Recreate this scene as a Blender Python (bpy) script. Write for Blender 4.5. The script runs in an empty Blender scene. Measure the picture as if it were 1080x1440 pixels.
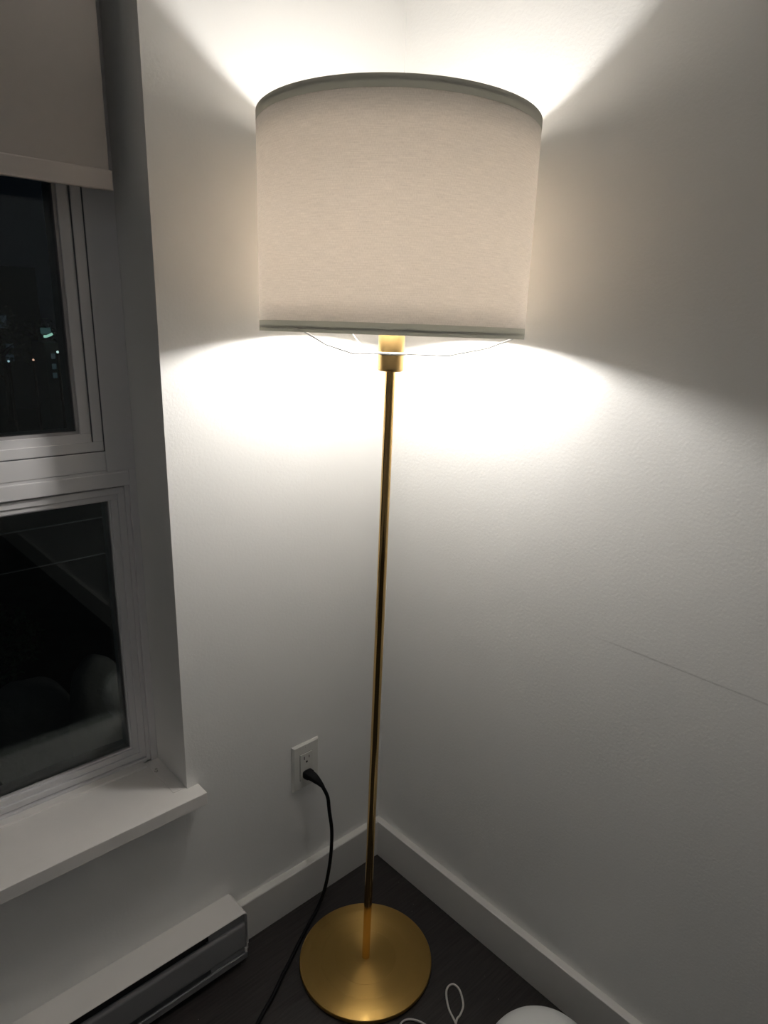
import bpy, bmesh, math, random
from mathutils import Vector, Matrix
random.seed(7)
S = bpy.context.scene
COL = S.collection
PI = math.pi

# ------------------------------------------------------------------ camera fit
CX, CY, CZ = -0.99728, -1.05122, 1.31315
YAW, PITCH, ROLL, F = 0.76037, -0.29971, 0.03506, 962.32
PPX, PPY = 7.516, 22.861
LX, LY = -0.23752, -0.22607          # lamp foot
TX, TY = -0.22689, -0.23179           # lamp axis at z = 1.30
BT, BH = 0.0176, 0.1005              # baseboard
XW, RY = -0.5068, 0.1238              # window opening edge, frame plane
ZS = 0.4385                          # sill top

# ------------------------------------------------------------------ helpers
def link(name, bm, m, parent=None, smooth=False, kind=None, label=None):
    me = bpy.data.meshes.new(name)
    bmesh.ops.recalc_face_normals(bm, faces=bm.faces)
    bm.to_mesh(me); bm.free()
    for p in me.polygons: p.use_smooth = smooth
    ms = m if isinstance(m, (list, tuple)) else [m]
    for q in ms: me.materials.append(q)
    o = bpy.data.objects.new(name, me); COL.objects.link(o)
    if parent: o.parent = parent; o.matrix_parent_inverse = parent.matrix_basis.inverted()
    if kind: o['kind'] = kind
    if label: o['label'] = label
    return o

def thing(name, loc, label, cat, group=None, kind=None):
    o = bpy.data.objects.new(name, None); COL.objects.link(o)
    o.empty_display_size = .05; o.location = loc
    if label: o['label'] = label
    if cat: o['category'] = cat
    if group: o['group'] = group
    if kind: o['kind'] = kind
    return o

def tag(o, label, cat, group=None):
    o['label'] = label; o['category'] = cat
    if group: o['group'] = group
    return o

def box(bm, x0, x1, y0, y1, z0, z1, bev=0, seg=2):
    g = bmesh.ops.create_cube(bm, size=1)
    vs = g['verts']
    for v in vs:
        v.co = Vector(((x0+x1)/2+v.co.x*(x1-x0), (y0+y1)/2+v.co.y*(y1-y0), (z0+z1)/2+v.co.z*(z1-z0)))
    if bev:
        es = list({e for v in vs for e in v.link_edges})
        bmesh.ops.bevel(bm, geom=es, offset=bev, segments=seg, affect='EDGES', profile=.5)

def prism_x(bm, prof, x0, x1):
    """extrude a (y,z) profile along x"""
    a = [bm.verts.new((x0, y, z)) for y, z in prof]
    b = [bm.verts.new((x1, y, z)) for y, z in prof]
    n = len(prof)
    for i in range(n):
        bm.faces.new((a[i], a[(i+1) % n], b[(i+1) % n], b[i]))
    bm.faces.new(a); bm.faces.new(list(reversed(b)))

def sweep(bm, pts, r, n=12, close=False, caps=True):
    """tube along points; r number or list"""
    P = [Vector(p) for p in pts]; N = len(P)
    rings = []
    t0 = (P[1]-P[0]).normalized()
    up = Vector((0, 0, 1)) if abs(t0.z) < .9 else Vector((1, 0, 0))
    nrm = (up - t0*up.dot(t0)).normalized()
    for i, p in enumerate(P):
        if close: t = (P[(i+1) % N]-P[i-1]).normalized()
        else: t = (P[min(i+1, N-1)]-P[max(i-1, 0)]).normalized()
        nrm = (nrm - t*nrm.dot(t)).normalized(); bn = t.cross(nrm)
        rr = r[i] if isinstance(r, (list, tuple)) else r
        rings.append([bm.verts.new(p + (nrm*math.cos(2*PI*k/n)+bn*math.sin(2*PI*k/n))*rr) for k in range(n)])
    for i in range(N if close else N-1):
        A, B = rings[i], rings[(i+1) % N]
        for k in range(n):
            bm.faces.new((A[k], A[(k+1) % n], B[(k+1) % n], B[k]))
    if caps and not close:
        bm.faces.new(list(reversed(rings[0]))); bm.faces.new(rings[-1])

def lathe(bm, prof, n=64, M=None, closed=False):
    """(r,z) profile around z; r==0 becomes a pole. closed: profile loops (tube wall)"""
    M = M or Matrix.Identity(4)
    rings = []
    for r, z in prof:
        if r < 1e-7: rings.append([bm.verts.new(M @ Vector((0, 0, z)))])
        else: rings.append([bm.verts.new(M @ Vector((r*math.cos(2*PI*k/n), r*math.sin(2*PI*k/n), z))) for k in range(n)])
    m = len(rings)
    for i in range(m if closed else m-1):
        A, B = rings[i], rings[(i+1) % m]
        for k in range(n):
            k2 = (k+1) % n
            if len(A) == 1 and len(B) == 1: continue
            if len(A) == 1: bm.faces.new((A[0], B[k2], B[k]))
            elif len(B) == 1: bm.faces.new((A[k], A[k2], B[0]))
            else: bm.faces.new((A[k], A[k2], B[k2], B[k]))

def catmull(pts, n=10, close=False):
    P = [Vector(p) for p in pts]; out = []
    N = len(P)
    rng = range(N if close else N-1)
    for i in rng:
        g = (lambda j: P[j % N]) if close else (lambda j: P[max(0, min(N-1, j))])
        p0, p1, p2, p3 = g(i-1), g(i), g(i+1), g(i+2)
        for k in range(n):
            t = k/n
            out.append(.5*((2*p1)+(p2-p0)*t+(2*p0-5*p1+4*p2-p3)*t*t+(3*p1-p0-3*p2+p3)*t**3))
    if not close: out.append(P[-1])
    return out

# ------------------------------------------------------------------ materials
def mat(name, col, rough=.5, metal=0, spec=.5, **kw):
    m = bpy.data.materials.new(name); m.use_nodes = True
    b = m.node_tree.nodes['Principled BSDF']
    b.inputs['Base Color'].default_value = (*col, 1)
    b.inputs['Roughness'].default_value = rough
    b.inputs['Metallic'].default_value = metal
    b.inputs['Specular IOR Level'].default_value = spec
    for k, v in kw.items(): b.inputs[k.replace('_', ' ')].default_value = v
    return m

def add_noise(m, scale=30, amt=.06, bump=0, bscale=None, bdist=.001, stretch=(1, 1, 1), detail=4):
    nt = m.node_tree; N = nt.nodes; L = nt.links
    b = N['Principled BSDF']
    tc = N.new('ShaderNodeTexCoord'); mp = N.new('ShaderNodeMapping'); mp.inputs['Scale'].default_value = stretch
    L.new(tc.outputs['Object'], mp.inputs['Vector'])
    nz = N.new('ShaderNodeTexNoise'); nz.inputs['Scale'].default_value = scale; nz.inputs['Detail'].default_value = detail
    L.new(mp.outputs[0], nz.inputs['Vector'])
    if amt:
        c = b.inputs['Base Color'].default_value
        mx = N.new('ShaderNodeMix'); mx.data_type = 'RGBA'
        mx.inputs['A'].default_value = (c[0]*(1-amt), c[1]*(1-amt), c[2]*(1-amt), 1)
        mx.inputs['B'].default_value = (min(1, c[0]*(1+amt)), min(1, c[1]*(1+amt)), min(1, c[2]*(1+amt)), 1)
        L.new(nz.outputs['Fac'], mx.inputs['Factor']); L.new(mx.outputs['Result'], b.inputs['Base Color'])
    if bump:
        n2 = N.new('ShaderNodeTexNoise'); n2.inputs['Scale'].default_value = bscale or scale; n2.inputs['Detail'].default_value = 3
        L.new(mp.outputs[0], n2.inputs['Vector'])
        bp = N.new('ShaderNodeBump'); bp.inputs['Strength'].default_value = bump; bp.inputs['Distance'].default_value = bdist
        L.new(n2.outputs['Fac'], bp.inputs['Height']); L.new(bp.outputs[0], b.inputs['Normal'])
    return m

WALLC = (.865, .86, .84)
m_wall = add_noise(mat('wall_paint', WALLC, .62, spec=.3), 6, .012, .22, 190, .0012)
m_ceil = add_noise(mat('ceiling_paint', (.88, .875, .86), .8), 5, .01)
m_trim = add_noise(mat('trim_paint', (.78, .76, .73), .38), 12, .015, .06, 40, .0005)
m_vinyl = add_noise(mat('white_vinyl', (.74, .73, .74), .35), 15, .01)
m_sill = add_noise(mat('sill_paint', (.90, .87, .84), .45), 25, .03, .1, 60, .0005)
m_gasket = mat('dark_gasket', (.04, .04, .045), .6)
m_seam = mat('seam_shadow_gap', (.12, .12, .125), .8)
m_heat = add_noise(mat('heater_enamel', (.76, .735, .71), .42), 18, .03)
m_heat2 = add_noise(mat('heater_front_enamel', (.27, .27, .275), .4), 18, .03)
m_heatd = mat('heater_inside_black', (.012, .012, .012), .6)
m_fin = mat('heater_fin_aluminium', (.35, .35, .36), .5, .9)
m_blind = add_noise(mat('blind_fabric', (.46, .43, .405), .85), 60, .03, .15, 900, .0002)
m_hem = add_noise(mat('blind_hem_fabric', (.55, .51, .485), .8), 60, .02)
m_black = add_noise(mat('black_rubber', (.005, .005, .006), .6, spec=.2), 20, .1)
m_plate = mat('outlet_plastic', (.72, .71, .67), .3)
m_recep = mat('receptacle_plastic', (.68, .67, .63), .35)
m_slot = mat('slot_dark', (.02, .02, .02), .7)
m_cablew = mat('white_cable_sleeve', (.62, .60, .57), .5)
m_globe = add_noise(mat('milky_globe', (.86, .87, .86), .3), 5, .01)
m_wirew = mat('white_wire', (.58, .58, .58), .35)
m_ring = mat('ring_steel', (.22, .22, .21), .5)
m_clip = mat('ring_clip_dark', (.10, .10, .10), .5)
m_dust = add_noise(mat('dust_grey', (.5, .48, .45), 1), 300, .4)

# scratch line on the right wall : a faint horizontal mark at z=.80
m_wallr = add_noise(mat('w', WALLC, .62, spec=.3), 6, .012, .34, 190, .0012); m_wallr.name = 'wall_paint_marked'
def mark(m):
    nt = m.node_tree; N = nt.nodes; L = nt.links; b = N['Principled BSDF']
    src = b.inputs['Base Color'].links[0].from_socket
    geo = N.new('ShaderNodeTexCoord'); sp = N.new('ShaderNodeSeparateXYZ'); L.new(geo.outputs['Object'], sp.inputs[0])
    def mth(op, a, bb=None, c=None):
        n = N.new('ShaderNodeMath'); n.operation = op
        for i, v in enumerate((a, bb, c)):
            if v is None: continue
            if hasattr(v, 'links') or hasattr(v, 'node'): L.new(v, n.inputs[i])
            else: n.inputs[i].default_value = v
        return n.outputs[0]
    nz = N.new('ShaderNodeTexNoise'); nz.inputs['Scale'].default_value = 8; L.new(geo.outputs['Object'], nz.inputs['Vector'])
    wob = mth('MULTIPLY', mth('SUBTRACT', nz.outputs['Fac'], .5), .004)
    d = mth('ABSOLUTE', mth('SUBTRACT', mth('ADD', sp.outputs['Z'], wob), .8005))
    f = mth('SUBTRACT', 1, mth('DIVIDE', d, .0022)); f = mth('MAXIMUM', f, 0)
    yy = mth('MULTIPLY', mth('SUBTRACT', -.51, sp.outputs['Y']), 12); yy = mth('MINIMUM', mth('MAXIMUM', yy, 0), 1)
    f = mth('MULTIPLY', mth('MULTIPLY', f, yy), .38)
    mx = N.new('ShaderNodeMix'); mx.data_type = 'RGBA'
    L.new(f, mx.inputs['Factor']); L.new(src, mx.inputs['A']); mx.inputs['B'].default_value = (.25, .24, .23, 1)
    L.new(mx.outputs['Result'], b.inputs['Base Color'])
mark(m_wallr)

# floor: near-black boards with specks of dust and one round paler disc
def floor_mat():
    m = mat('dark_laminate', (.022, .017, .016), .45, spec=.35)
    nt = m.node_tree; N = nt.nodes; L = nt.links; b = N['Principled BSDF']
    tc = N.new('ShaderNodeTexCoord')
    mp = N.new('ShaderNodeMapping'); mp.inputs['Scale'].default_value = (3, 60, 1); mp.inputs['Rotation'].default_value = (0, 0, .0)
    L.new(tc.outputs['Object'], mp.inputs['Vector'])
    nz = N.new('ShaderNodeTexNoise'); nz.inputs['Scale'].default_value = 4; nz.inputs['Detail'].default_value = 8
    L.new(mp.outputs[0], nz.inputs['Vector'])
    cr = N.new('ShaderNodeValToRGB')
    cr.color_ramp.elements[0].color = (.017, .0148, .0142, 1); cr.color_ramp.elements[1].color = (.036, .031, .030, 1)
    cr.color_ramp.elements[0].position = .3; cr.color_ramp.elements[1].position = .7
    L.new(nz.outputs['Fac'], cr.inputs[0])
    # specks
    vo = N.new('ShaderNodeTexVoronoi'); vo.inputs['Scale'].default_value = 55; L.new(tc.outputs['Object'], vo.inputs['Vector'])
    cmp_ = N.new('ShaderNodeMath'); cmp_.operation = 'LESS_THAN'; cmp_.inputs[1].default_value = .045
    L.new(vo.outputs['Distance'], cmp_.inputs[0])
    sc = N.new('ShaderNodeSeparateColor'); L.new(vo.outputs['Color'], sc.inputs[0])
    gt = N.new('ShaderNodeMath'); gt.operation = 'GREATER_THAN'; gt.inputs[1].default_value = .80; L.new(sc.outputs[0], gt.inputs[0])
    ml = N.new('ShaderNodeMath'); ml.operation = 'MULTIPLY'; L.new(cmp_.outputs[0], ml.inputs[0]); L.new(gt.outputs[0], ml.inputs[1])
    mx = N.new('ShaderNodeMix'); mx.data_type = 'RGBA'
    L.new(ml.outputs[0], mx.inputs['Factor']); L.new(cr.outputs[0], mx.inputs['A']); mx.inputs['B'].default_value = (.22, .2, .19, 1)
    # round disc of paler tint left of the lamp foot
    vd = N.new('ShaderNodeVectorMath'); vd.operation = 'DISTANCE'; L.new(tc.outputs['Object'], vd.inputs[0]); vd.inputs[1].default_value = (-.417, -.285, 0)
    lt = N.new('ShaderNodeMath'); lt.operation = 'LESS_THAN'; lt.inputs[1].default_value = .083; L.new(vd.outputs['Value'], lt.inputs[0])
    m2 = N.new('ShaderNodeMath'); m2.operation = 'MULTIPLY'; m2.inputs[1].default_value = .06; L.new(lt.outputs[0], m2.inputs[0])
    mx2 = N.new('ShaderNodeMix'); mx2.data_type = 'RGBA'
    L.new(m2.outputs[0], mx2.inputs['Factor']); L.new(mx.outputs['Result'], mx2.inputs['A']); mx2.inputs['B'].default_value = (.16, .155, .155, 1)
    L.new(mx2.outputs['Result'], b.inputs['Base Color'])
    return m
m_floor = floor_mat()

def brass(name, rough, aniso=0, noise=0):
    m = mat(name, (.66, .44, .18), rough, 1)
    nt = m.node_tree; N = nt.nodes; L = nt.links; b = N['Principled BSDF']
    if aniso:
        b.inputs['Anisotropic'].default_value = aniso
        t = N.new('ShaderNodeTangent'); t.direction_type = 'RADIAL'; t.axis = 'Z'; b.inputs['Anisotropic Rotation'].default_value = .25
        L.new(t.outputs[0], b.inputs['Tangent'])
        # concentric brushing
        tc = N.new('ShaderNodeTexCoord'); vm = N.new('ShaderNodeVectorMath'); vm.operation = 'LENGTH'
        mp = N.new('ShaderNodeMapping'); mp.inputs['Scale'].default_value = (1, 1, 0); L.new(tc.outputs['Object'], mp.inputs[0])
        L.new(mp.outputs[0], vm.inputs[0])
        nz = N.new('ShaderNodeTexNoise'); nz.noise_dimensions = '1D'; nz.inputs['Scale'].default_value = 1400; nz.inputs['Detail'].default_value = 2
        L.new(vm.outputs['Value'], nz.inputs['W'])
        mr = N.new('ShaderNodeMapRange'); mr.inputs['To Min'].default_value = rough-.015; mr.inputs['To Max'].default_value = rough+.02
        L.new(nz.outputs['Fac'], mr.inputs[0]); L.new(mr.outputs[0], b.inputs['Roughness'])
    return m
m_base = brass('brushed_brass', .28, .95)
m_base.node_tree.nodes['Principled BSDF'].inputs['Base Color'].default_value = (.58, .37, .115, 1)
m_pole = brass('satin_brass_tube', .10)
m_sock = brass('satin_brass_holder', .3)

def shade_mat(name, refl, trans, weave=True):
    m = bpy.data.materials.new(name); m.use_nodes = True
    nt = m.node_tree; N = nt.nodes; L = nt.links; N.clear()
    out = N.new('ShaderNodeOutputMaterial'); add = N.new('ShaderNodeAddShader')
    d = N.new('ShaderNodeBsdfDiffuse'); t = N.new('ShaderNodeBsdfTranslucent')
    d.inputs['Color'].default_value = (*refl, 1); t.inputs['Color'].default_value = (*trans, 1)
    L.new(d.outputs[0], add.inputs[0]); L.new(t.outputs[0], add.inputs[1]); L.new(add.outputs[0], out.inputs[0])
    if weave:
        tc = N.new('ShaderNodeTexCoord')
        sep = N.new('ShaderNodeSeparateXYZ'); L.new(tc.outputs['Object'], sep.inputs[0])
        at = N.new('ShaderNodeMath'); at.operation = 'ARCTAN2'; L.new(sep.outputs['Y'], at.inputs[0]); L.new(sep.outputs['X'], at.inputs[1])
        def nz(sa, sz, det):
            cb = N.new('ShaderNodeCombineXYZ')
            a = N.new('ShaderNodeMath'); a.operation = 'MULTIPLY'; a.inputs[1].default_value = sa; L.new(at.outputs[0], a.inputs[0])
            z = N.new('ShaderNodeMath'); z.operation = 'MULTIPLY'; z.inputs[1].default_value = sz; L.new(sep.outputs['Z'], z.inputs[0])
            L.new(a.outputs[0], cb.inputs[0]); L.new(z.outputs[0], cb.inputs[1])
            n = N.new('ShaderNodeTexNoise'); n.inputs['Scale'].default_value = 1; n.inputs['Detail'].default_value = det
            L.new(cb.outputs[0], n.inputs['Vector']); return n.outputs['Fac']
        n1 = nz(9, 900, 3); n2 = nz(220, 260, 2)
        ad = N.new('ShaderNodeMath'); ad.operation = 'ADD'; L.new(n1, ad.inputs[0]); L.new(n2, ad.inputs[1])
        mr = N.new('ShaderNodeMapRange'); mr.inputs['From Min'].default_value = .6; mr.inputs['From Max'].default_value = 1.4
        mr.inputs['To Min'].default_value = .88; mr.inputs['To Max'].default_value = 1.11; L.new(ad.outputs[0], mr.inputs[0])
        for s, c in ((t, trans), (d, refl)):
            vs = N.new('ShaderNodeVectorMath'); vs.operation = 'SCALE'; vs.inputs[0].default_value = c
            L.new(mr.outputs[0], vs.inputs['Scale']); L.new(vs.outputs[0], s.inputs['Color'])
    return m
m_shade = shade_mat('linen_shade', (.73, .71, .68), (.203, .190, .176))
m_band = shade_mat('folded_shade_band', (.60, .59, .55), (.122, .120, .108), False)

def emis(name, col, st):
    m = bpy.data.materials.new(name); m.use_nodes = True
    nt = m.node_tree; N = nt.nodes; N.clear()
    o = N.new('ShaderNodeOutputMaterial'); e = N.new('ShaderNodeEmission')
    e.inputs[0].default_value = (*col, 1); e.inputs[1].default_value = st
    nt.links.new(e.outputs[0], o.inputs[0]); return m
m_bulb = emis('lit_bulb', (1, .968, .925), 272)

def glass_mat():
    m = bpy.data.materials.new('window_glass'); m.use_nodes = True
    nt = m.node_tree; N = nt.nodes; L = nt.links; N.clear()
    o = N.new('ShaderNodeOutputMaterial'); mx = N.new('ShaderNodeMixShader')
    fr = N.new('ShaderNodeFresnel'); fr.inputs['IOR'].default_value = 1.45
    t = N.new('ShaderNodeBsdfTransparent'); t.inputs[0].default_value = (.93, .96, .96, 1)
    g = N.new('ShaderNodeBsdfGlossy'); g.inputs['Roughness'].default_value = 0.0
    L.new(fr.outputs[0], mx.inputs[0]); L.new(t.outputs[0], mx.inputs[1]); L.new(g.outputs[0], mx.inputs[2]); L.new(mx.outputs[0], o.inputs[0])
    return m
m_glass = glass_mat()

# ------------------------------------------------------------------ room shell
RX, RYB, CEIL = -2.9, -3.0, 2.45
WT = .25
WX0, WZ1 = -2.1, 2.12     # window opening left edge and head

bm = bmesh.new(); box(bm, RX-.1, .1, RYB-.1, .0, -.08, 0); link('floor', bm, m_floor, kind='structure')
bm = bmesh.new(); box(bm, RX-.1, .1, RYB-.1, WT, CEIL, CEIL+.1); link('ceiling', bm, m_ceil, kind='structure')
bm = bmesh.new()
box(bm, XW, .1, 0, WT, -.08, CEIL)
box(bm, WX0, XW, 0, WT, -.08, ZS-.0265)
box(bm, WX0, XW, 0, WT, WZ1, CEIL)
box(bm, RX-.1, WX0, 0, WT, -.08, CEIL)
link('wall_left', bm, m_wall, kind='structure')
bm = bmesh.new(); box(bm, 0, .1, RYB-.1, 0, -.08, CEIL); link('wall_right', bm, m_wallr, kind='structure')
bm = bmesh.new(); box(bm, RX-.1, RX, RYB-.1, 0, -.08, CEIL); link('wall_far_left', bm, m_wall, kind='structure')
bm = bmesh.new(); box(bm, RX, 0, RYB-.1, RYB, -.08, CEIL); link('wall_back', bm, m_wall, kind='structure')

# baseboards
HX1 = -.4238              # heater right end
bm = bmesh.new()
prism_x(bm, [(0, 0), (-BT, 0), (-BT, BH-.0015), (-BT+.0015, BH), (0, BH)], HX1+.0008, -BT)
link('baseboard_left', bm, m_trim, kind='structure')
bm = bmesh.new()
box(bm, -BT, 0, RYB+.001, 0, 0, BH, .0014)
link('baseboard_right', bm, m_trim, kind='structure')
# dark shadow gap where the boards meet the floor is natural contact shade

# ------------------------------------------------------------------ window
win = thing('window_1', (XW, RY, ZS), None, None, kind='structure')
def part(name, bm, m, parent, smooth=False, label=None):
    return link(name, bm, m, parent, smooth, label=label)
Y0, Y1 = RY, .215
XL = WX0
bm = bmesh.new()
# outer box frame (jambs, head, bottom)
box(bm, -.5203, XW-.0002, Y0, Y1, ZS, 1.040, .001)                # lower jamb
box(bm, -.5575, XW-.0002, Y0, Y1, 1.040, WZ1, .001)               # upper jamb (wider)
box(bm, XL, XL+.05, Y0, Y1, ZS, WZ1, .001)
box(bm, XL+.05, -.5575, Y0, Y1, 2.07, WZ1, .001)
# meeting rail between the two units
box(bm, XL+.05, -.5575, Y0, Y1, 1.0420, 1.0765, .0018)
box(bm, XL+.05, -.5203, Y0+.0015, Y1, 1.0375, 1.0420)
box(bm, XL+.05, -.5203, Y0-.001, Y1, 1.0120, 1.0375, .0018)
# ribs
box(bm, -.5275, -.5203, Y0+.006, Y1, ZS, 1.0120, .001)
box(bm, XL+.05, -.5275, Y0+.004, Y1, ZS, .4475, .001)
link('window_frame', bm, m_vinyl, win)
# upper sash
us = bmesh.new()
yS = Y0+.001
def ringframe(bm, x0, x1, z0, z1, w, y0, y1, bev=.0012):
    box(bm, x0, x1, y0, y1, z0, z0+w, bev); box(bm, x0, x1, y0, y1, z1-w, z1, bev)
    box(bm, x0, x0+w, y0, y1, z0+w-.0005, z1-w+.0005, bev); box(bm, x1-w, x1, y0, y1, z0+w-.0005, z1-w+.0005, bev)
ringframe(us, XL+.052, -.5588, 1.0775, 2.069, .0170, Y0+.0010, Y0+.06)     # outer step
ringframe(us, XL+.0695, -.5765, 1.0900, 2.052, .0185, Y0+.0035, Y0+.06)    # inner step
uso = link('upper_sash', us, m_vinyl, win)
gk = bmesh.new(); ringframe(gk, XL+.087, -.5950, 1.1085, 2.034, .0050, Y0+.0065, Y0+.05, 0)
link('glazing_bead', gk, add_noise(mat('grey_bead', (.42, .41, .42), .5), 10, .02), uso)
for yg in (.012, .026):
    g = bmesh.new(); box(g, XL+.09, -.5985, Y0+yg, Y0+yg+.003, 1.112, 2.03); link('glass_pane', g, m_glass, uso)
# seams : dark thin gaskets
ds = bmesh.new()
ringframe(ds, XL+.0507, -.5573, 1.0762, 2.071, .0016, Y0+.0003, Y0+.01, 0)
ringframe(ds, XL+.0690, -.5757, 1.0888, 2.053, .0014, Y0+.0012, Y0+.01, 0)
link('gasket', ds, m_seam, win)
# lower sash
ls = bmesh.new()
ringframe(ls, XL+.052, -.5277, .4490, 1.0085, .0125, Y0+.008, Y0+.06)
ringframe(ls, XL+.064, -.5395, .4610, .9990, .0125, Y0+.012, Y0+.06)
lso = link('lower_sash', ls, m_vinyl, win)
ds = bmesh.new(); ringframe(ds, XL+.076, -.5510, .4730, .9878, .0035, Y0+.016, Y0+.05, 0)
link('glazing_bead', ds, m_vinyl, lso)
for yg in (.021, .035):
    g = bmesh.new(); box(g, XL+.078, -.553, Y0+yg, Y0+yg+.003, .474, .986); link('glass_pane', g, m_glass, lso)
# sill board
bm = bmesh.new()
box(bm, WX0-.03, -.4834, -.0345, 0, ZS-.0265, ZS, .0012)
box(bm, WX0, XW-.0002, -.001, RY+.002, ZS-.0265, ZS, .0)
box(bm, XW-.026, XW-.0002, .004, RY, ZS-.0002, ZS+.0010)        # filler strip along the reveal
box(bm, XL+.05, XW-.03, RY-.014, RY+.004, ZS-.0002, ZS+.0045, .001)  # thin stop against frame
link('window_sill', bm, m_sill, win)
# caulk smears and dust
bm = bmesh.new()
for i in range(5):
    c = Vector((-.528+random.uniform(-.004, .005), .085+random.uniform(-.005, .006), ZS+.0025))
    M = Matrix.Translation(c) @ Matrix.Diagonal((random.uniform(.5, 1.3), random.uniform(.5, 1.3), .6, 1))
    bmesh.ops.create_icosphere(bm, subdivisions=1, radius=.0028, matrix=M)
tag(link('dust_clump', bm, m_dust), 'small grey clump of dust in the inner corner of the window sill', 'dust')

# ------------------------------------------------------------------ roller blind
rb = thing('roller_blind', (-1.3, .045, 1.475), 'beige fabric roller blind half lowered over the upper window', 'blind')
bm = bmesh.new()
box(bm, WX0+.02, -.5455, .0443, .0455, 1.502, 2.06); part('fabric', bm, m_blind, rb)
bm = bmesh.new(); box(bm, WX0+.018, -.5425, .0405, .0495, 1.4760, 1.5035, .002); part('hem_bar', bm, m_hem, rb)
bm = bmesh.new(); sweep(bm, [(WX0+.01, .045+.022, 2.07), (-.525, .045+.022, 2.07)], .022, 24); part('roller_tube', bm, m_hem, rb, True)

# ------------------------------------------------------------------ baseboard heater
HZ, HD, HB = .1358, .0657, .0147
HX0 = -1.75
ht = thing('baseboard_heater', ((HX0+HX1)/2, 0, HB), 'white electric baseboard heater on the wall under the window sill', 'heater')
def arc(cy, cz, r, a0, a1, n=6): return [(cy+r*math.cos(math.radians(a0+(a1-a0)*i/n)), cz+r*math.sin(math.radians(a0+(a1-a0)*i/n))) for i in range(n+1)]
t = .0016
# sheet cover: flat top whose right end bends down into the end cap
def prism_y(bm, prof, y0, y1):
    a = [bm.verts.new((x, y0, z)) for x, z in prof]; b = [bm.verts.new((x, y1, z)) for x, z in prof]; n = len(prof)
    for i in range(n): bm.faces.new((a[i], a[(i+1) % n], b[(i+1) % n], b[i]))
    bm.faces.new(a); bm.faces.new(list(reversed(b)))
RC = .011
def corner(r): return [(HX1-RC+r*math.sin(math.radians(a)), HZ-RC+r*math.cos(math.radians(a))) for a in range(0, 91, 10)]
outp = [(HX0, HZ)]+corner(RC)+[(HX1, .052)]
inp = [(HX1-t, .052)]+list(reversed(corner(RC-t)))+[(HX0, HZ-t)]
bm = bmesh.new(); prism_y(bm, outp+inp, -HD, -.0005)
o = part('top_cover', bm, m_heat, ht, label='white sheet metal top cover bent down at its end')
bv = o.modifiers.new('bv', 'BEVEL'); bv.width = .0005; bv.segments = 2; bv.limit_method = 'ANGLE'
bm = bmesh.new(); prism_x(bm, [(-.0005, HB), (-.0005, .053), (-HD+.0005, .053), (-HD+.0005, .040), (-HD+.006, .0305), (-HD+.006, HB)], HX1-.0030, HX1-.0012); part('end_cap', bm, m_heat, ht)
bm = bmesh.new(); box(bm, HX0, HX1-.004, -.003, -.0008, HB, HZ-.002); part('back_plate', bm, m_heatd, ht)
# front panel
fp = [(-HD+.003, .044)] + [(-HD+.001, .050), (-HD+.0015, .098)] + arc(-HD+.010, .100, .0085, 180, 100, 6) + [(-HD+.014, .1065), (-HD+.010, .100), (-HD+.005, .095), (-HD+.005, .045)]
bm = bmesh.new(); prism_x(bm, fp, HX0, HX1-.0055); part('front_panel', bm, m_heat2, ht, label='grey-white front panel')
# wiring box closing plates at the right end
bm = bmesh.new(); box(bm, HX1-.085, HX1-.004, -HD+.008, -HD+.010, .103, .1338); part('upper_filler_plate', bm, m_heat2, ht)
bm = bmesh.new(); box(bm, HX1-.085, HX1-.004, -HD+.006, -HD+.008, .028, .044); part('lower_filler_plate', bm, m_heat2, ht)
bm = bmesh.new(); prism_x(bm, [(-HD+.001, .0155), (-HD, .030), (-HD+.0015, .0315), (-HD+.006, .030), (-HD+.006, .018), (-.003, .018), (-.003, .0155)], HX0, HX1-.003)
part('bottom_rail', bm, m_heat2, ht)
bm = bmesh.new(); box(bm, HX0+.002, HX1-.09, -.055, -.004, .035, .128); part('heating_element', bm, m_heatd, ht)
bm = bmesh.new()
for k in range(3): box(bm, HX1-.0085, HX1-.004, -HD-.0012, -HD+.004, .0325+.004*k, .0345+.004*k, .0004)
part('panel_clip', bm, m_heat, ht)

# ------------------------------------------------------------------ wall outlet
OX, OZ = -.2659, .3057
oc = OX+.035
ol = thing('wall_outlet', (oc, 0, OZ), 'white rectangular wall outlet with a black plug in its lower socket', 'outlet')
bm = bmesh.new()
# bevelled cover plate with decora opening
def plate(bm, x0, x1, z0, z1, y0, y1, ch):
    a = [(x0, y0, z0), (x1, y0, z0), (x1, y0, z1), (x0, y0, z1)]
    b = [(x0, y1+.0035, z0), (x1, y1+.0035, z0), (x1, y1+.0035, z1), (x0, y1+.0035, z1)]
    c = [(x0+ch, y1, z0+ch), (x1-ch, y1, z0+ch), (x1-ch, y1, z1-ch), (x0+ch, y1, z1-ch)]
    V = [[bm.verts.new(p) for p in q] for q in (a, b, c)]
    for A, B in ((V[0], V[1]), (V[1], V[2])):
        for i in range(4): bm.faces.new((A[i], A[(i+1) % 4], B[(i+1) % 4], B[i]))
    bm.faces.new(V[2]); bm.faces.new(list(reversed(V[0])))
plate(bm, OX, OX+.07, OZ, OZ+.114, -.0004, -.0065, .0035)
part('cover_plate', bm, m_plate, ol)
bm = bmesh.new(); box(bm, oc-.0168, oc+.0168, -.0085, -.004, OZ+.024, OZ+.090, .0006); rc = part('receptacle', bm, m_recep, ol)
bm = bmesh.new(); box(bm, oc-.0174, oc+.0174, -.0067, -.006, OZ+.0234, OZ+.0906); part('receptacle_gap', bm, m_slot, ol)
bm = bmesh.new()
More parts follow.
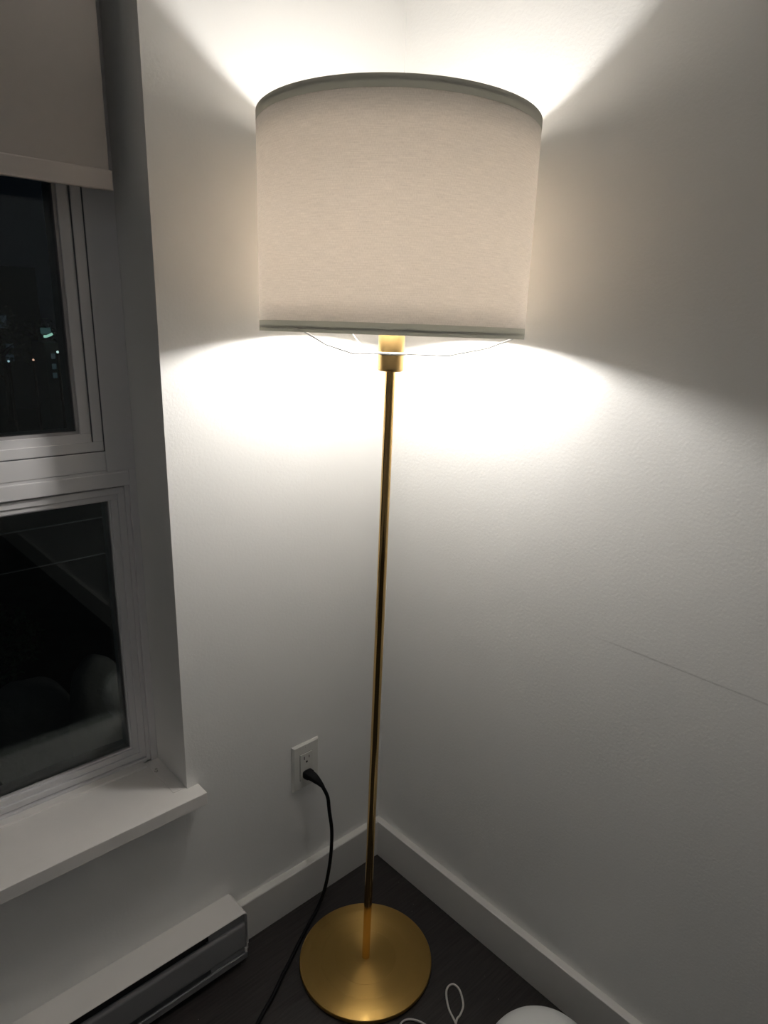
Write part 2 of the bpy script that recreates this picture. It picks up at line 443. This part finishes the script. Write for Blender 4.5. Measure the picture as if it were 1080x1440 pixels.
for dz in (.0195, -.0195):
    zc = OZ+.057+dz
    box(bm, oc-.0075, oc-.0055, -.0088, -.0083, zc-.0015, zc+.0065)
    box(bm, oc+.0055, oc+.0072, -.0088, -.0083, zc-.0005, zc+.0055)
    lathe(bm, [(0, 0), (.0026, 0), (.0026, .0004), (0, .0004)], 12, Matrix.Translation((oc, -.0084, zc-.0085)) @ Matrix.Rotation(PI/2, 4, 'X'))
    part('socket_slots', bm, m_slot, rc)
    bm = bmesh.new()
for z in (OZ+.010, OZ+.104):
    bm = bmesh.new(); lathe(bm, [(0, 0), (.0028, 0), (.0022, .0006), (0, .0007)], 16, Matrix.Translation((oc, -.0064, z)) @ Matrix.Rotation(PI/2, 4, 'X'))
    part('cover_screw', bm, m_plate, ol)

# ------------------------------------------------------------------ black power cord
pc = thing('power_cord', (oc, -.0088, OZ+.038), 'black power cord plugged into the wall outlet and trailing past the lamp base', 'cord')
zp = OZ+.0385
bm = bmesh.new()
# plug body: loft of rounded boxes along a bent axis
secs = [((oc, -.0090, zp), .0125, .0100), ((oc, -.0115, zp), .0130, .0105), ((oc+.001, -.020, zp), .0125, .0100), ((oc+.002, -.0225, zp-.0005), .0108, .0088),
        ((oc+.004, -.030, zp-.002), .0098, .0078), ((oc+.006, -.0365, zp-.0055), .0085, .0068), ((oc+.0085, -.042, zp-.0095), .0066, .0056), ((oc+.011, -.047, zp-.0145), .0050, .0047), ((oc+.0135, -.0505, zp-.0200), .0036, .0042)]
def rsec(c, hx, hz, t, n=16):
    t = Vector(t).normalized(); sx = Vector((1, 0, 0)); sx = (sx-t*sx.dot(t)).normalized(); sz = sx.cross(t)
    out = []
    for k in range(n):
        a = 2*PI*(k+.5)/n; ca, sa = math.cos(a), math.sin(a)
        e = .45
        out.append(Vector(c)+sx*hx*math.copysign(abs(ca)**e, ca)+sz*hz*math.copysign(abs(sa)**e, sa))
    return out
rings = []
for i, (c, hx, hz) in enumerate(secs):
    a = Vector(secs[max(0, i-1)][0]); b = Vector(secs[min(len(secs)-1, i+1)][0])
    rings.append([bm.verts.new(p) for p in rsec(c, hx*.92, hz*.92, b-a)])
for A, B in zip(rings, rings[1:]):
    for k in range(16): bm.faces.new((A[k], A[(k+1) % 16], B[(k+1) % 16], B[k]))
bm.faces.new(rings[0]); bm.faces.new(list(reversed(rings[-1])))
part('plug', bm, m_black, pc, True)
bm = bmesh.new()
pts = [(oc+.0125, -.0490, zp-.018), (-.2105, -.057, .300), (-.2075, -.060, .262), (-.2015, -.062, .205), (-.2050, -.063, .140), (-.2130, -.061, .080),
       (-.2250, -.059, .036), (-.2420, -.060, .010), (-.2620, -.068, .0040), (-.3080, -.0930, .0042), (-.3600, -.1230, .0042), (-.3960, -.1430, .0042), (-.4330, -.1660, .0042), (-.4900, -.1960, .0042), (-.60, -.27, .0042), (-.75, -.42, .0042)]
sweep(bm, catmull(pts, 10), .0040, 12)
part('cord', bm, m_black, pc, True)

# ------------------------------------------------------------------ floor lamp
lamp = thing('floor_lamp', (LX, LY, 0), 'tall brass floor lamp with a wide beige drum shade in the corner', 'floor lamp')
bm = bmesh.new()
R = .14
lathe(bm, [(0, 0), (R-.004, 0), (R-.0012, .0012), (R, .004), (R, .0095), (R-.0008, .0113), (R-.0025, .012), (.10, .0122), (.05, .0124), (.012, .0125), (0, .0125)], 128)
bo = link('lamp_base', bm, m_base, None, True); bo.location = (LX, LY, 0)
bo.parent = lamp; bo.location = (0, 0, 0)
bo['label'] = 'round brushed brass base plate'
mod = bo.modifiers.new('es', 'EDGE_SPLIT'); mod.split_angle = math.radians(35)
# axis of the pole
foot = Vector((LX, LY, .012)); top = Vector((TX, TY, 1.30)); ax = (top-foot).normalized()
def along(z): return foot+(top-foot)*((z-.012)/(1.30-.012))
bm = bmesh.new(); sweep(bm, [along(.013), along(.25), along(.5), along(.75), along(1.0), along(1.232)], .0082, 32)
part('pole', bm, m_pole, lamp, True, label='slim brass tube').modifiers.new('es', 'EDGE_SPLIT').split_angle = math.radians(40)
Rz = Vector((0, 0, 1)).rotation_difference(ax).to_matrix().to_4x4()
Ms = Matrix.Translation(along(1.2295)) @ Rz
bm = bmesh.new()
lathe(bm, [(0, 0), (.0175, 0), (.0195, .0008), (.0207, .0025), (.0210, .005), (.0210, .094), (.0195, .098), (.0165, .099), (.0165, .094), (0, .094)], 48, Ms)
o = part('lamp_holder', bm, m_sock, lamp, True, label='brass cylinder holding the bulb')
o.modifiers.new('es', 'EDGE_SPLIT').split_angle = math.radians(40)
# bulb
bm = bmesh.new()
prof = [(0, .0925), (.013, .0925), (.0140, .098), (.018, .103), (.0245, .109), (.0292, .118), (.0300, .128), (.0275, .140), (.0205, .150), (.0105, .1555), (0, .157)]
lathe(bm, prof, 32, Ms)
part('light_bulb', bm, m_bulb, lamp, True)
# shade (leans very slightly with the pole joint)
n = Vector((.0040, .0046, .3)).normalized()
MS = Matrix.Translation((TX, TY, 1.30)) @ Vector((0, 0, 1)).rotation_difference(n).to_matrix().to_4x4()
SR, Z0, Z1 = .2060, -.0140, .2830
v = Vector((CX-TX, CY-TY, 0)).normalized(); rt = Vector((-v.y, v.x, 0))   # towards camera, image right
def az(deg): return v*math.cos(math.radians(deg))+rt*math.sin(math.radians(deg))
def wall_ring(z0, z1, ro, th): return [(ro, z0), (ro, z1), (ro-th, z1), (ro-th, z0)]
def local_part(name, bm, m, smooth=True, par=None, label=None):
    o = link(name, bm, m, None, smooth, label=label)
    o.parent = par or lamp
    return o
BW = .0150
bm = bmesh.new()
zs = [Z0+BW+(Z1-Z0-2*BW)*i/8 for i in range(9)]
lathe(bm, [(SR-.0002, z) for z in zs]+[(SR-.0010, z) for z in reversed(zs)], 160, None, True)
sh = link('lamp_shade', bm, m_shade, None, True, label='wide drum shade of beige linen-like fabric')
sh.parent = lamp; sh.matrix_parent_inverse = Matrix.Translation((-LX, -LY, 0)); sh.matrix_basis = MS
def shade_child(name, bm, m, label=None, smooth=True):
    o = link(name, bm, m, None, smooth, label=label); o.parent = sh; return o
for nm, za, zb in (('top_band', Z1-BW, Z1), ('bottom_band', Z0, Z0+BW)):
    bm = bmesh.new(); lathe(bm, wall_ring(za, zb, SR, .0007), 160, None, True)
    o = shade_child(nm, bm, m_band, 'darker folded fabric edge band'); o.modifiers.new('es', 'EDGE_SPLIT').split_angle = math.radians(40)
MSi = MS.to_3x3().inverted()
def azl(deg, r, z):
    a = MSi @ az(deg); a.z = 0; a.normalize(); return Vector((a.x*r, a.y*r, z))
for nm, z in (('top_ring', Z1-.0065), ('bottom_ring', Z0+.0065)):
    bm = bmesh.new(); rr = SR-.0007-.00165
    sweep(bm, [azl(k*3, rr, z) for k in range(120)], .0016, 8, close=True)
    shade_child(nm, bm, m_ring)
    for k in range(5):
        d = -37.5+72*k
        bm = bmesh.new()
        box(bm, -.0022, .0022, -.0030, .0030, -.0035, .0028, .0005); a0 = azl(d, 1, 0)
        bmesh.ops.transform(bm, verts=bm.verts, matrix=Matrix.Translation(azl(d, SR-.0007-.0023, z)) @ Matrix.Rotation(math.atan2(a0.y, a0.x), 4, 'Z'))
        shade_child('ring_clip', bm, m_clip)
# wire carrier under the shade: ring round the holder and three cranked arms
bm = bmesh.new(); zr = -.0425
sweep(bm, [azl(k*10, .0238, zr) for k in range(36)], .0021, 8, close=True)
for d in (-39, 81, -157):
    pts = [azl(d, .0238, zr), azl(d, .060, zr), azl(d, .090, zr), azl(d, .0935, zr+.0004), azl(d, .097, zr+.0015), azl(d, .150, zr+.0130), azl(d, SR-.0045, Z0+.0055)]
    sweep(bm, pts, .0014, 8)
shade_child('wire_carrier', bm, m_wirew, 'white wire carrier under the shade')

# ------------------------------------------------------------------ white globe lamp with its cable
gl = thing('globe_lamp', (-.215, -.650, 0), 'round white globe lamp standing on the floor by the right baseboard', 'lamp')
bm = bmesh.new()
prof = [(0, .002), (.045, .002), (.047, .005), (.047, .008)]
r0, rz, zc = .104, .094, .0985
for i in range(1, 25):
    a = -PI/2+math.asin(.45)+(PI-math.asin(.45))*i/24
    prof.append((r0*math.cos(a) if i < 24 else 0, zc+rz*math.sin(a)))
lathe(bm, prof, 96, Matrix.Translation((-.215, -.650, 0)))
part('glass_globe', bm, m_globe, gl, True)
bm = bmesh.new(); lathe(bm, [(0, 0), (.050, 0), (.052, .002), (.052, .006), (.048, .010), (0, .010)], 48, Matrix.Translation((-.215, -.650, 0)))
part('base_ring', bm, m_plate, gl, True)
cb = thing('white_cable', (-.19, -.42, 0), 'thin white cable lying in a loop on the dark floor', 'cable')
bm = bmesh.new()
pts = [(-.335, -.405, .0022), (-.300, -.385, .0022), (-.270, -.3745, .0022), (-.250, -.3900, .0022), (-.240, -.4200, .0022), (-.238, -.4600, .0022), (-.225, -.4800, .0024), (-.208, -.4680, .0026),
       (-.1945, -.4420, .0024), (-.1860, -.4200, .0022), (-.1740, -.4020, .0022), (-.1600, -.3880, .0022), (-.1470, -.3840, .0022), (-.1375, -.3895, .0022), (-.1390, -.4060, .0022),
       (-.1560, -.4300, .0022), (-.1760, -.4400, .0026), (-.1920, -.4440, .0056), (-.2080, -.4580, .0040), (-.2200, -.5000, .0022), (-.2160, -.5500, .0022), (-.2150, -.6050, .0030)]
sweep(bm, catmull(pts, 10), .0021, 8)
link('cable', bm, m_cablew, cb, True)

# ------------------------------------------------------------------ dim ceiling fill, added out of view to lift shaded surfaces
cl = thing('ceiling_fill', (-2.1, -2.2, CEIL), 'added fill light built as a round flat white fixture on the room ceiling, out of view', 'fill light')
bm = bmesh.new(); lathe(bm, [(0, CEIL-.0005), (.225, CEIL-.0005), (.23, CEIL-.01), (.23, CEIL-.045), (.222, CEIL-.050), (.212, CEIL-.050), (.212, CEIL-.030), (0, CEIL-.030)], 64, Matrix.Translation((-2.1, -2.2, 0)))
part('housing', bm, m_plate, cl, True).modifiers.new('es', 'EDGE_SPLIT').split_angle = math.radians(40)
bm = bmesh.new(); lathe(bm, [(0, CEIL-.034), (.2115, CEIL-.034), (.2115, CEIL-.048), (.16, CEIL-.056), (.08, CEIL-.060), (0, CEIL-.061)], 64, Matrix.Translation((-2.1, -2.2, 0)))
part('diffuser', bm, emis('cool_fill_glow', (.90, .94, 1), 5), cl, True)

# ------------------------------------------------------------------ outside, night
m_soil = add_noise(mat('night_soil', (.05, .05, .045), .9), 8, .4)
m_conc = add_noise(mat('planter_concrete', (.26, .25, .235), .85), 14, .15, .3, 60, .003)
m_rock = add_noise(mat('pale_boulder', (.30, .29, .27), .9), 10, .2, .5, 25, .01)
m_leaf = add_noise(mat('dark_leaf', (.05, .09, .06), .6), 40, .5)
m_bark = add_noise(mat('bark', (.04, .035, .03), .9), 20, .3)
m_steel = mat('rail_steel', (.16, .17, .18), .35, .6)
m_bldg = add_noise(mat('far_wall', (.10, .12, .13), .8), 2, .2)

bm = bmesh.new(); box(bm, -12, 14, WT+.005, 22, -.6, -.42); link('ground', bm, m_soil, kind='structure')
def boulder(name, c, r, seed, label):
    rn = random.Random(seed); bm = bmesh.new()
    bmesh.ops.create_icosphere(bm, subdivisions=4, radius=1)
    ph = [rn.uniform(0, 6) for _ in range(6)]
    for q in bm.verts:
        p = q.co
        p = Vector([math.copysign(abs(c_)**.78, c_) for c_ in p])
        k = 1+.02*math.sin(3*p.x+ph[0])+.02*math.sin(4*p.y+ph[1])+.02*math.sin(3*p.z+ph[2])+.012*math.sin(9*p.x+ph[3]+5*p.z)
        q.co = Vector((p.x*r[0]*k, p.y*r[1]*k, p.z*r[2]*k))
    o = link(name, bm, m_rock, None, True); o.location = c
    return tag(o, label, 'boulder', None)
boulder('boulder', (-.290, 1.10, -.11), (.098, .10, .312), 3, 'taller round grey boulder outside near the right edge of the lower window')
boulder('boulder', (-.424, 1.42, -.21), (.150, .14, .21), 5, 'wide low grey boulder outside at the left of the lower window')
# steel cable fence in front of the planting
cf = thing('cable_fence', (-.6, 1.0, -.42), 'thin steel cable fence outside the lower window', 'fence')
for z in (.700, .584):
    bm = bmesh.new(); sweep(bm, [(-2.4, 1.0, z), (-1, 1.0, z-.003), (.9, 1.0, z+.004)], .0022, 8)
    part('cable_rail', bm, m_steel, cf, True)
for x in (-2.4, .9):
    bm = bmesh.new(); box(bm, x-.02, x+.02, .98, 1.02, -.42, .80, .003); part('post', bm, m_steel, cf)

bl = thing('bollard_fill', (.15, .50, -.42), 'added fill light built as a low bollard outside right of the window, hidden behind the corner', 'lamp')  # unseen light added outside to brighten the boulders
bm = bmesh.new(); sweep(bm, [(.15, .50, -.42), (.15, .50, .42)], .04, 20); part('post', bm, m_bldg, bl)
bm = bmesh.new(); lathe(bm, [(0, .42), (.034, .42), (.036, .50), (0, .50)], 24, Matrix.Translation((.15, .50, 0))); part('lit_lens', bm, emis('bollard_fill_glow', (1, .96, .88), 11), bl)
bm = bmesh.new(); lathe(bm, [(0, .50), (.045, .50), (.045, .515), (0, .52)], 24, Matrix.Translation((.15, .50, 0))); part('cap', bm, m_bldg, bl)
def foliage(bm, c, r, n, s, rn):
    for _ in range(n):
        d = Vector((rn.gauss(0, 1), rn.gauss(0, 1), rn.gauss(0, 1))).normalized()*(rn.random()**.4)
        p = Vector(c)+Vector((d.x*r[0], d.y*r[1], d.z*r[2]))
        a = Vector((rn.gauss(0, 1), rn.gauss(0, 1), rn.gauss(0, 1))).normalized()
        b = a.orthogonal().normalized()
        L, W = s*rn.uniform(.7, 1.3), s*.4
        vs = [bm.verts.new(p+a*L*k1+b*W*k2) for k1, k2 in ((-1, 0), (-.2, 1), (1, 0), (-.2, -1))]
        bm.faces.new(vs)
rn = random.Random(11)
sb = thing('shrub', (-.42, 2.0, -.42), 'small leafy shrub in the dark outside the lower window', 'shrub')
bm = bmesh.new(); foliage(bm, (-.46, 2.0, -.06), (.26, .25, .18), 1600, .016, rn); part('foliage', bm, m_leaf, sb)
bm = bmesh.new(); sweep(bm, [(-.42, 2.0, -.42), (-.41, 2.0, -.2), (-.43, 2.0, .0)], .012, 8); part('stem', bm, m_bark, sb)

# far street
def pole_lamp(x, y, z, r, col, st, label):
    t = thing('street_lamp', (x, y, -.42), label, 'street lamp', 'distant street lamps')
    bm = bmesh.new(); sweep(bm, [(x, y, -.42), (x, y, z-r)], .018, 8); part('pole', bm, m_bark, t)
    bm = bmesh.new(); bmesh.ops.create_icosphere(bm, subdivisions=3, radius=r, matrix=Matrix.Translation((x, y, z))); part('lamp_head', bm, emis('lamp_glow', col, st), t, True)
pole_lamp(2.247, 9, .705, .017, (.75, 1, .93), .9, 'small white street lamp far outside, right of the orange one')
pole_lamp(1.930, 9, .607, .014, (1, .55, .38), .9, 'small orange street lamp far outside, between a bluish and a white one')
pole_lamp(1.628, 9, .594, .014, (.6, .9, 1), .6, 'small bluish street lamp far outside at the left edge of the window')
# lit kiosk / canopy
ks = thing('lit_kiosk', (2.25, 9.3, -.42), 'distant kiosk with a glowing green-white canopy seen through the upper window', 'kiosk')
bm = bmesh.new(); box(bm, 2.16, 2.40, 9.25, 9.8, -.42, .82, .01); part('body', bm, m_bldg, ks)
bm = bmesh.new()
sweep(bm, catmull([(2.155, 9.2, .900), (2.19, 9.2, .902), (2.23, 9.2, .916), (2.268, 9.2, .935)], 6), .017, 8); part('canopy_light', bm, emis('canopy_glow', (.55, 1, .80), .6), ks, True)
bm = bmesh.new(); box(bm, 2.14, 2.265, 9.23, 9.28, .93, 1.01, .008); part('fascia', bm, emis('fascia_glow', (.25, .5, .5), .09), ks)
for z in (.60, .46, .34):
    bm = bmesh.new(); box(bm, 2.235, 2.285, 9.235, 9.25, z, z+.07); part('window', bm, emis('dim_window', (.4, .65, .75), .04), ks)
# building behind trees at left
bd = thing('house', (1.3, 12, -.42), 'dark distant house with dim bluish windows behind tree branches', 'house')
bm = bmesh.new(); box(bm, .8, 3.0, 12, 13, -.42, 1.9, .01); part('wall', bm, m_bldg, bd)
for (xa, xb, za, zb) in ((1.98, 2.16, .66, .96), (2.32, 2.46, .92, 1.12), (2.20, 2.28, .98, 1.18), (2.14, 2.22, .40, .58), (1.94, 2.06, .42, .60), (2.34, 2.50, .38, .50), (2.38, 2.52, .60, .66)):
    bm = bmesh.new(); box(bm, xa, xb, 11.985, 12, za, zb); part('window', bm, emis('dim_blue_window', (.35, .5, .65), .03), bd)
for (x, y, h, r, lb) in ((1.93, 10.4, 1.1, .34, 'dark tree far outside at the left edge of the upper window'), (2.50, 10.6, 1.0, .30, 'dark tree far outside behind the lit kiosk')):
    t = thing('tree', (x, y, -.42), lb, 'tree', 'distant trees')
    bm = bmesh.new(); sweep(bm, [(x, y, -.42), (x+.02, y, .2), (x-.03, y, h)], [.05, .04, .015], 8)
    for k in range(9):
        a = rn.uniform(0, 6.28); z = .15+.08*k
        sweep(bm, [(x, y, z), (x+.22*math.cos(a), y+.2*math.sin(a), z+.15)], [.014, .004], 5)
    part('trunk', bm, m_bark, t)
    bm = bmesh.new(); foliage(bm, (x, y, h-.25), (r, r, .45), 420, .035, rn); part('crown', bm, m_leaf, t)

# ------------------------------------------------------------------ lights
w = bpy.data.worlds.new('night'); S.world = w; w.use_nodes = True
w.node_tree.nodes['Background'].inputs[0].default_value = (.55, .70, 1, 1)
w.node_tree.nodes['Background'].inputs[1].default_value = .0035

# ------------------------------------------------------------------ camera
cam = bpy.data.cameras.new('camera'); co = bpy.data.objects.new('camera', cam); COL.objects.link(co)
f = Vector((math.sin(YAW)*math.cos(PITCH), math.cos(YAW)*math.cos(PITCH), math.sin(PITCH)))
r = Vector((math.cos(YAW), -math.sin(YAW), 0)); u = r.cross(f)
r2 = r*math.cos(ROLL)+u*math.sin(ROLL); u2 = -r*math.sin(ROLL)+u*math.cos(ROLL)
Mx = Matrix.Identity(4)
for i in range(3):
    Mx[i][0] = r2[i]; Mx[i][1] = u2[i]; Mx[i][2] = -f[i]; Mx[i][3] = (CX, CY, CZ)[i]
co.matrix_world = Mx
cam.sensor_fit = 'HORIZONTAL'; cam.sensor_width = 36; cam.lens = F*36/1080
cam.shift_x = -PPX/1080; cam.shift_y = PPY/1080
cam.clip_start = .01; cam.clip_end = 200
S.camera = co

S.view_settings.view_transform = 'Standard'; S.view_settings.look = 'None'
S.view_settings.gamma = 1; S.view_settings.use_curve_mapping = False
S.view_settings.exposure = 0
S.cycles.max_bounces = 16; S.cycles.diffuse_bounces = 10; S.cycles.glossy_bounces = 6
S.cycles.transparent_max_bounces = 12; S.cycles.transmission_bounces = 8
S.cycles.sample_clamp_indirect = 6; S.cycles.caustics_reflective = False
